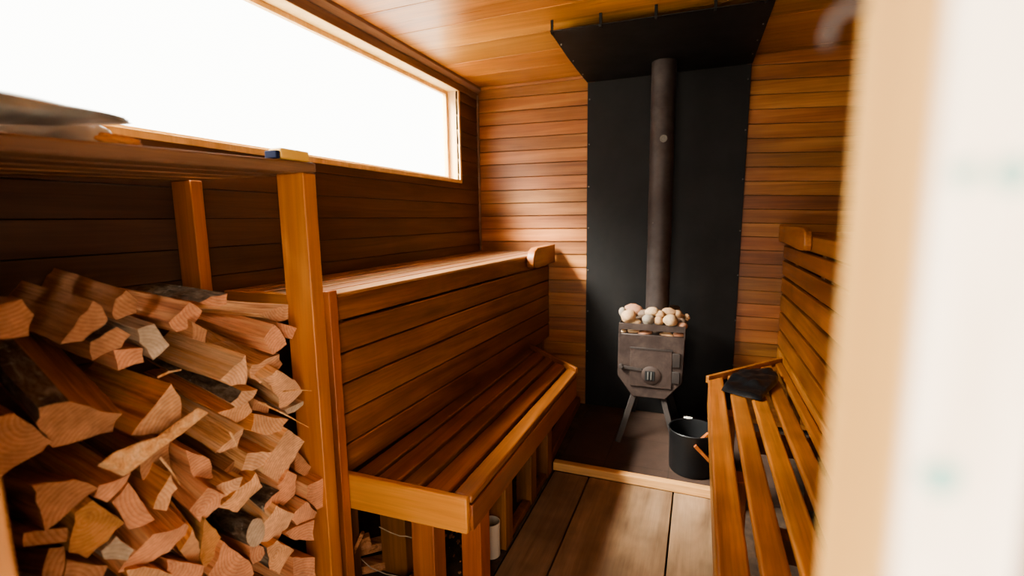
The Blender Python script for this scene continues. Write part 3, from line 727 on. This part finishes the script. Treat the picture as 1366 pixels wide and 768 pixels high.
LOGS = [
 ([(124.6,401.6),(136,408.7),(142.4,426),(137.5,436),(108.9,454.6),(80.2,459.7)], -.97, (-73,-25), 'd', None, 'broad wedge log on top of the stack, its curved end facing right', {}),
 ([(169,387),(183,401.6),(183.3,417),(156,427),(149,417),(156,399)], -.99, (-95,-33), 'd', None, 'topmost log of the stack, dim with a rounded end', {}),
 ([(254.4,403),(268.7,414.4),(257,434.5),(237,443),(224,430)], -.985, (-75,-18), 's', None, 'reddish log behind, right of the topmost rounded one', {}),
 ([(156,436),(174.7,447.4),(160.4,463),(123,480),(120.3,456)], -.985, (-60,-20), 'd', 'T', 'half-round pale end tucked under the broad wedge log', {}),
 ([(183,439),(206,431.7),(224.9,460),(204.8,480),(187.6,457)], -.985, (-50,-18), 'g', 'TR', 'greyish end set upright below the reddish log at the back', {}),
 ([(48,566),(52,545),(92,534),(163,552),(150,573.8),(111.7,586.7),(71.6,598)], -.945, (-75,-85), 'd', 'TL', 'large dark half log with black bark sloping down at far left', dict(L=.34)),
 ([(229,512),(241,530),(243,562),(236,577),(175,581),(190,560)], -.93, (-93,-36), 'o', 'R', 'wide bright orange log with a ringed fan-shaped end, centre of the stack', {}),
 ([(323,522),(344.6,520),(337,532),(316,544.7),(309,538)], -.935, (-110,-56), 'f', 'TL', 'long log wearing grey lichen bark that slopes across the middle', dict(L=.36)),
 ([(331,535),(337,549),(317,565),(290,550),(306,545)], -.945, (-80,-42), 'o', None, 'orange split piece just beneath the lichen bark log', {}),
 ([(327,473),(331.7,494.6),(329,513),(307,514.6),(296,506)], -.935, (-85,-31), 'f', None, 'square log with a smooth yellow top lying over the lichen bark log', {}),
 ([(366,433),(380.4,451.6),(382,459),(364.6,473),(351.7,451.6)], -.935, (-86,-26), 's', None, 'striped square log at the top right with a splintered end', {}),
 ([(384.7,405.8),(386,424.4),(370,428.7),(344.6,418.7)], -.965, (-76,-6), 'f', None, 'pale flat-topped log highest on the right by the post', dict(b=.05)),
 ([(370,430),(396,437),(390,452),(376,449)], -.945, (-60,-18), 's', None, 'jagged little end under the pale flat-topped log', {}),
 ([(281.6,396),(304.5,391),(304.5,406),(287,408.7),(266,403)], -1.0, (-60,-10), 's', 'T', 'small log topped with dark lichen bark at the back by the rear post', {}),
 ([(374.7,473),(379,486),(364.6,497.5),(344.6,510),(331.7,503),(336,486)], -.955, (-90,-42), 'f', None, 'rough splintery log below the striped square one', dict(rough=2)),
 ([(353,506),(370,493),(393,506),(403,523),(379,549),(370,529)], -.93, (-60,-36), 'f', None, 'pale jagged log against the post below the splintery one', dict(rough=2)),
 ([(339,532),(355,537),(359,552),(336,546)], -.94, (-40,-25), 'd', None, 'small shadowed piece left of the pale jagged log', {}),
 ([(379,546),(404.7,534.7),(404.7,541),(384.7,553)], -.935, (-50,-18), 'g', None, 'thin grey wedge beneath the pale jagged log', {}),
 ([(340,552),(384,559),(375,574),(353,581),(334,573)], -.93, (-40,-12), 'o', None, 'short orange triangular log below the thin grey wedge', {}),
 ([(324.5,569.5),(324.5,577),(316,594),(293,604),(287,604)], -.925, (-60,-36), 'f', 'BL', 'log with a cream flat top and a bark underside near the middle', {}),
 ([(329,604),(364.6,602),(356,617),(336,627),(323,627)], -.925, (-40,-22), 'f', None, 'triangular yellowish log right of the cream flat-topped one', {}),
 ([(385,573),(406,589),(384,628),(371,644),(350,630),(353,616)], -.92, (-50,-30), 'f', None, 'tall ridged pale block leaning against the post', {}),
 ([(430.5,637),(436,657),(435,671),(423,680),(408,665),(411,648)], -.915, (-45,-24), 's', None, 'rightmost log, sticking out past the post', dict(L=.22)),
 ([(370,648),(384.7,628),(397.6,634),(393,660),(379,675),(372,671)], -.925, (-50,-30), 's', None, 'narrow upright reddish log left of the rightmost one', {}),
 ([(323,635),(319,651),(299,662.5),(288,648)], -.93, (-80,-46), 'f', None, 'long pale-topped log under the cream flat-topped one', {}),
 ([(279,651),(300,660),(293,674),(267,697),(253,681)], -.925, (-45,-40), 's', None, 'thick square-cut log with a brown end, left of the round one', {}),
 ([(291.6,677),(324.5,648),(342,631),(349,648),(324.5,674),(316,682.6)], -.93, (-40,-30), 'o', None, 'dark orange slanting split just above the round log', {}),
 (circ((341,710),12,20,.25), -.915, (-52,-19), 'g', 'A', 'small round branch log still in grey bark', dict(round_=True, rough=.5, L=.22)),
 ([(372,654),(370,685),(359,695),(352,685),(353,671)], -.925, (-40,-18), 's', 'TL', 'log with scaly grey top right above the round one', {}),
 ([(350,697),(370,675),(393,685.5),(373,720),(350,724)], -.92, (-30,-25), 'f', None, 'light angular log right of the round one', {}),
 ([(387.6,691),(407.6,668),(422,682.6),(420.5,691),(396,701)], -.915, (-40,-20), 's', None, 'peach half-moon log below the rightmost one', {}),
 ([(379,711),(396,702.6),(420,693),(417.6,720),(393,720)], -.915, (-40,-20), 's', None, 'fibrous peach log by the post under the half-moon one', {}),
 ([(356,731),(370,720),(393,734),(373,765.6),(359,758)], -.915, (-45,-28), 'o', 'L', 'orange log with visible rings below the light angular one', {}),
 ([(390,743),(420,743),(421,790),(393,790)], -.92, (-40,-20), 's', None, 'lowest log against the post, cut off by the frame', {}),
 ([(298.8,722.7),(333,748),(338,765),(320,790),(279,768)], -.925, (-40,-27), 's', None, 'large peach log with long grain under the round one', {}),
 ([(333,725),(356,731),(347,748),(336,752)], -.93, (-40,-22), 's', None, 'little brown end between round log and ringed orange log', {}),
 ([(273,691),(296,717),(276,760),(266,745)], -.935, (-30,-25), 'm', None, 'narrow brown split standing left of the large peach log', {}),
 ([(156,763),(179,737),(205,713),(247,698),(256,706),(225,735),(205,748)], -.92, (-40,-44), 's', None, 'wide log with wavy rings near the bottom centre', {}),
 ([(240,735),(258,706),(272,745),(250,750)], -.93, (-30,-40), 'o', None, 'orange grained piece right of the wavy ringed log', {}),
 ([(221,745.6),(271.6,754),(268,775),(224,775)], -.92, (-40,-18), 's', None, 'bottom log seen as a flat top under the wavy ringed one', {}),
 ([(150,671),(173,644),(205,692.7),(173,707)], -.925, (-50,-28), 's', None, 'smooth square-ended log with an orange heart, left of centre', {}),
 ([(228,632),(236,650),(222,681),(206,680),(212,660)], -.925, (-42,-30), 'o', 'R', 'amber log with a pale splintered edge left of the square-cut one', {}),
 ([(174.7,631),(169,645),(143,670),(123,662.6),(132,648)], -.935, (-58,-36), 's', None, 'log with bold striped grain on top, below the dark half log', {}),
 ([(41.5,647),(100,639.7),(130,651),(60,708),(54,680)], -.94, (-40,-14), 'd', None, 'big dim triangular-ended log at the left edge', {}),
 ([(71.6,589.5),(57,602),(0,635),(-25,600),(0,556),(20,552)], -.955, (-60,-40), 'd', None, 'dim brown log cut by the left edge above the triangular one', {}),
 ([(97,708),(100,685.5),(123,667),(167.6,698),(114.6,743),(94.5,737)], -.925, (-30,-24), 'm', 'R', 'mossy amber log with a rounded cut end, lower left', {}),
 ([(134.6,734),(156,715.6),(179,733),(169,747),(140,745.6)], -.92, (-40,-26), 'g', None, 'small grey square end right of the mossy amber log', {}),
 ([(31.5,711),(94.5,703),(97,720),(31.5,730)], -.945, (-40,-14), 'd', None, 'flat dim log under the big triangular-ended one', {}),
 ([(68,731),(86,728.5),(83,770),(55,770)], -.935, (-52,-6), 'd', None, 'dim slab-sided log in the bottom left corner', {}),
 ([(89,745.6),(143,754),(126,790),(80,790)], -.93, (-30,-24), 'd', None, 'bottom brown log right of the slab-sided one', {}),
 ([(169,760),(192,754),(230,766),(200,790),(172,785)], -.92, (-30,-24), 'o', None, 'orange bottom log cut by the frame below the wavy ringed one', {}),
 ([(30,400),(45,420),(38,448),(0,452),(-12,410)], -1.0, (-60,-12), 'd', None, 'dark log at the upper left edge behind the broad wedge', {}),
 ([(256,429),(276,440),(275,457),(258,452)], -.965, (-50,-20), 'd', None, 'small shaded end between reddish log and striped square log', {}),
 ([(150,466),(190,464),(192,483),(158,494)], -1.0, (-50,-20), 's', None, 'reddish piece deep in the gap above the bright orange log', {}),
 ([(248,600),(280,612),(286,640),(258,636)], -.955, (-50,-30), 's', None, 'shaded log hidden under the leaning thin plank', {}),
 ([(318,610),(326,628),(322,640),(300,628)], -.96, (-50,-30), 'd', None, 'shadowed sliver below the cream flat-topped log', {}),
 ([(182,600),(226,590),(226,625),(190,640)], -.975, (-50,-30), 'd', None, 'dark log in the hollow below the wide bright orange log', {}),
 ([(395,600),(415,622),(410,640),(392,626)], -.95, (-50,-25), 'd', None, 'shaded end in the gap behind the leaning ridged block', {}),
]
for poly, xe, sh, kd, bk_, lab, kw in LOGS: make_log(poly, xe, sh, kd, bk_, lab, **kw)
# thin plank lying aslant in front of the middle of the stack
a = on('x', -.915, 145, 626); b_ = on('x', -.93, 283, 546)
mb = MB(); d = (b_-a); nrm = Vector((.25, -.1, 1)).normalized(); wv = d.normalized().cross(nrm).normalized()
A0 = [a, a+wv*.028+Vector((0,0,-.006)), b_+wv*.024, b_-wv*.012, a-wv*.018]
pts_ = [on('x', -.905, *q_) for q_ in ((136,616), (172,631), (210,601), (245,577), (279,550), (264,543), (240,560), (210,582), (180,591), (152,603))]
mb.prism(pts_, Vector((-.022, .002, -.012))); o = mb.build('firewood_plank', LM['f'][0], None, .002); tag(o, 'thin split plank lying aslant under the wide bright orange log', 'firewood', 'split firewood in the rack')
# pale splinters
for (pa, pb, lab) in (((345,536),(412,570),'thin pale splinter pointing at the post below the jagged log'), ((378,522),(416,521),'tiny straight splinter sticking out across the post'), ((210,503),(242,493),'thin pale splinter resting on the lichen bark log'), ((306,575),(317,598),'short pale splinter hanging over the cream-topped log'), ((214,610),(240,646),'curved pale splinter beside the amber log')):
    A_ = on('x', -.905, *pa); B_ = on('x', -.895, *pb); mid = A_.lerp(B_, .5)+Vector((0,0,.003))
    o = MB().tube([A_, mid, B_], [.0022, .002, .0008], 6).build('splinter', LM['f'][0]); tag(o, lab, 'splinter', 'loose splinters on the firewood')
# lower courses of the stack, below the frame
hid = 0
for row, zc in enumerate((.055, .165)):
    for k in range(6):
        y0_ = .36+k*.105+(.04 if row else 0)
        bm_ = MB(); q = [(-.05,-.05), (.045,-.048), (.05,.02), (.0,.05), (-.045,.03)]; rot = RND.uniform(0, .5)
        y0_ = min(y0_, .875)
        bm_.prism([(-.95, y0_+a*math.cos(rot)-c*math.sin(rot), zc+a*math.sin(rot)*.8+c) for a, c in q], (-.36, .02, 0))
        o = bm_.build('firewood_log', LM['s'][0], None, .003); tag(o, 'split log in the bottom courses of the rack', 'firewood', 'bottom courses of firewood')

# ------------------------------------------------------------------ scraps and twine under the left bench
sc_ = [((-1.10,1.20,.012),(-.96,1.30,.018),.05,.03,'short split scrap on the dirt under the left bench end'),
       ((-1.05,1.14,.05),(-.985,1.17,.20),.022,.012,'thin stick leaning upright beside the dark bench leg'),
       ((-1.12,1.22,.055),(-1.0,1.33,.06),.045,.03,'scrap log lying behind the leaning stick'),
       ((-1.14,1.14,.09),(-1.02,1.25,.115),.03,.04,'upper split scrap heaped against the end trim'),
       ((-.87,1.17,.015),(-.80,1.30,.018),.05,.028,'bark-brown chip on the dirt between the bench legs')]
for a, b_, w, h, lab in sc_:
    o = MB().beam(a, b_, w, h).build('wood_scrap', LM['d'][0], None, .003); tag(o, lab, 'wood scrap', 'scraps under the left bench')
o = MB().tube([(-.97,1.235,.182),(-.925,1.235,.172),(-.888,1.235,.168),(-.86,1.232,.176),(-.80,1.225,.180)], .0016, 6).build('twine', H['twine']); tag(o, 'upper pale twine strung past the dark bench leg', 'twine')
o = MB().tube([(-1.06,1.215,.075),(-.985,1.20,.052),(-.92,1.195,.05),(-.85,1.19,.062),(-.80,1.20,.06)], .0016, 6).build('twine', H['twine']); tag(o, 'lower pale twine sagging over the wood scraps', 'twine')
mb = MB()
for k in range(160):
    x = RND.uniform(-1.05,-.72); y = RND.uniform(1.12,1.6); s = RND.uniform(.003,.009); an = RND.uniform(0, PI)
    mb.prism([(x+s*math.cos(an+t)*(1 if i % 2 else .5), y+s*math.sin(an+t), -.003) for i, t in enumerate((0, 1.6, 3.1, 4.7))], (0, 0, RND.uniform(.002,.006)))
o = mb.build('sawdust', LM['d'][0], None, smooth=0); tag(o, 'pale sawdust and chips strewn under the left bench', 'sawdust', None, 'stuff')

# ------------------------------------------------------------------ light
w = bpy.data.worlds.new('sky'); scene.world = w; w.use_nodes = True; nt = w.node_tree; nt.nodes.clear(); N = NT(nt)
out = N.n('ShaderNodeOutputWorld'); bg = N.n('ShaderNodeBackground'); N.l(bg.outputs[0], out.inputs[0])
gen = N.n('ShaderNodeTexCoord').outputs['Generated']; sx = N.n('ShaderNodeSeparateXYZ'); N.l(gen, sx.inputs[0])
dn = N.n('ShaderNodeVectorMath', operation='DOT_PRODUCT'); N.l(gen, dn.inputs[0]); dn.inputs[1].default_value = Vector((-.55, -.43, .72)).normalized()
lobe = N.math('POWER', N.math('MAXIMUM', dn.outputs['Value'], 0.0), 40.0)   # hazy sun-side of the sky, high over the window side
c = N.ramp(N.math('MULTIPLY_ADD', sx.outputs[0], -.5, .5, clamp=True), [(0, (1,.93,.83)), (.5, (1,.93,.83)), (.8, (1,.95,.88)), (1, (1,.95,.88))])
side = N.ramp(N.math('MULTIPLY_ADD', sx.outputs[1], .5, .5, clamp=True), [(.0, .80), (.28, .80), (.36, .14), (.46, .20), (.56, .97), (1, .97)])   # sky dimmed on one side so the right back wall stays dark
N.l(c, bg.inputs[0]); N.l(N.math('MULTIPLY_ADD', lobe, 470.0, N.math('MULTIPLY', side, 8.0)), bg.inputs[1])
def portal(name, loc, rot, sx_, sy_):
    l = bpy.data.lights.new(name, 'AREA'); l.shape = 'RECTANGLE'; l.size = sx_; l.size_y = sy_; l.cycles.is_portal = True
    o = bpy.data.objects.new(name, l); col.objects.link(o); o.location = loc; o.rotation_euler = rot
portal('window_portal', (XL-.11, (WY0+WY1)/2, (WZ0+WZ1)/2), (PI/2, 0, -PI/2), WY1-WY0, WZ1-WZ0)
portal('door_portal', ((DXL+DXR)/2, .11, .95), (PI/2, 0, 0), DXR-DXL+.1, 2.1)
scene.view_settings.view_transform = 'AgX'
scene.view_settings.look = 'AgX - Medium High Contrast'
scene.view_settings.exposure = 0.0
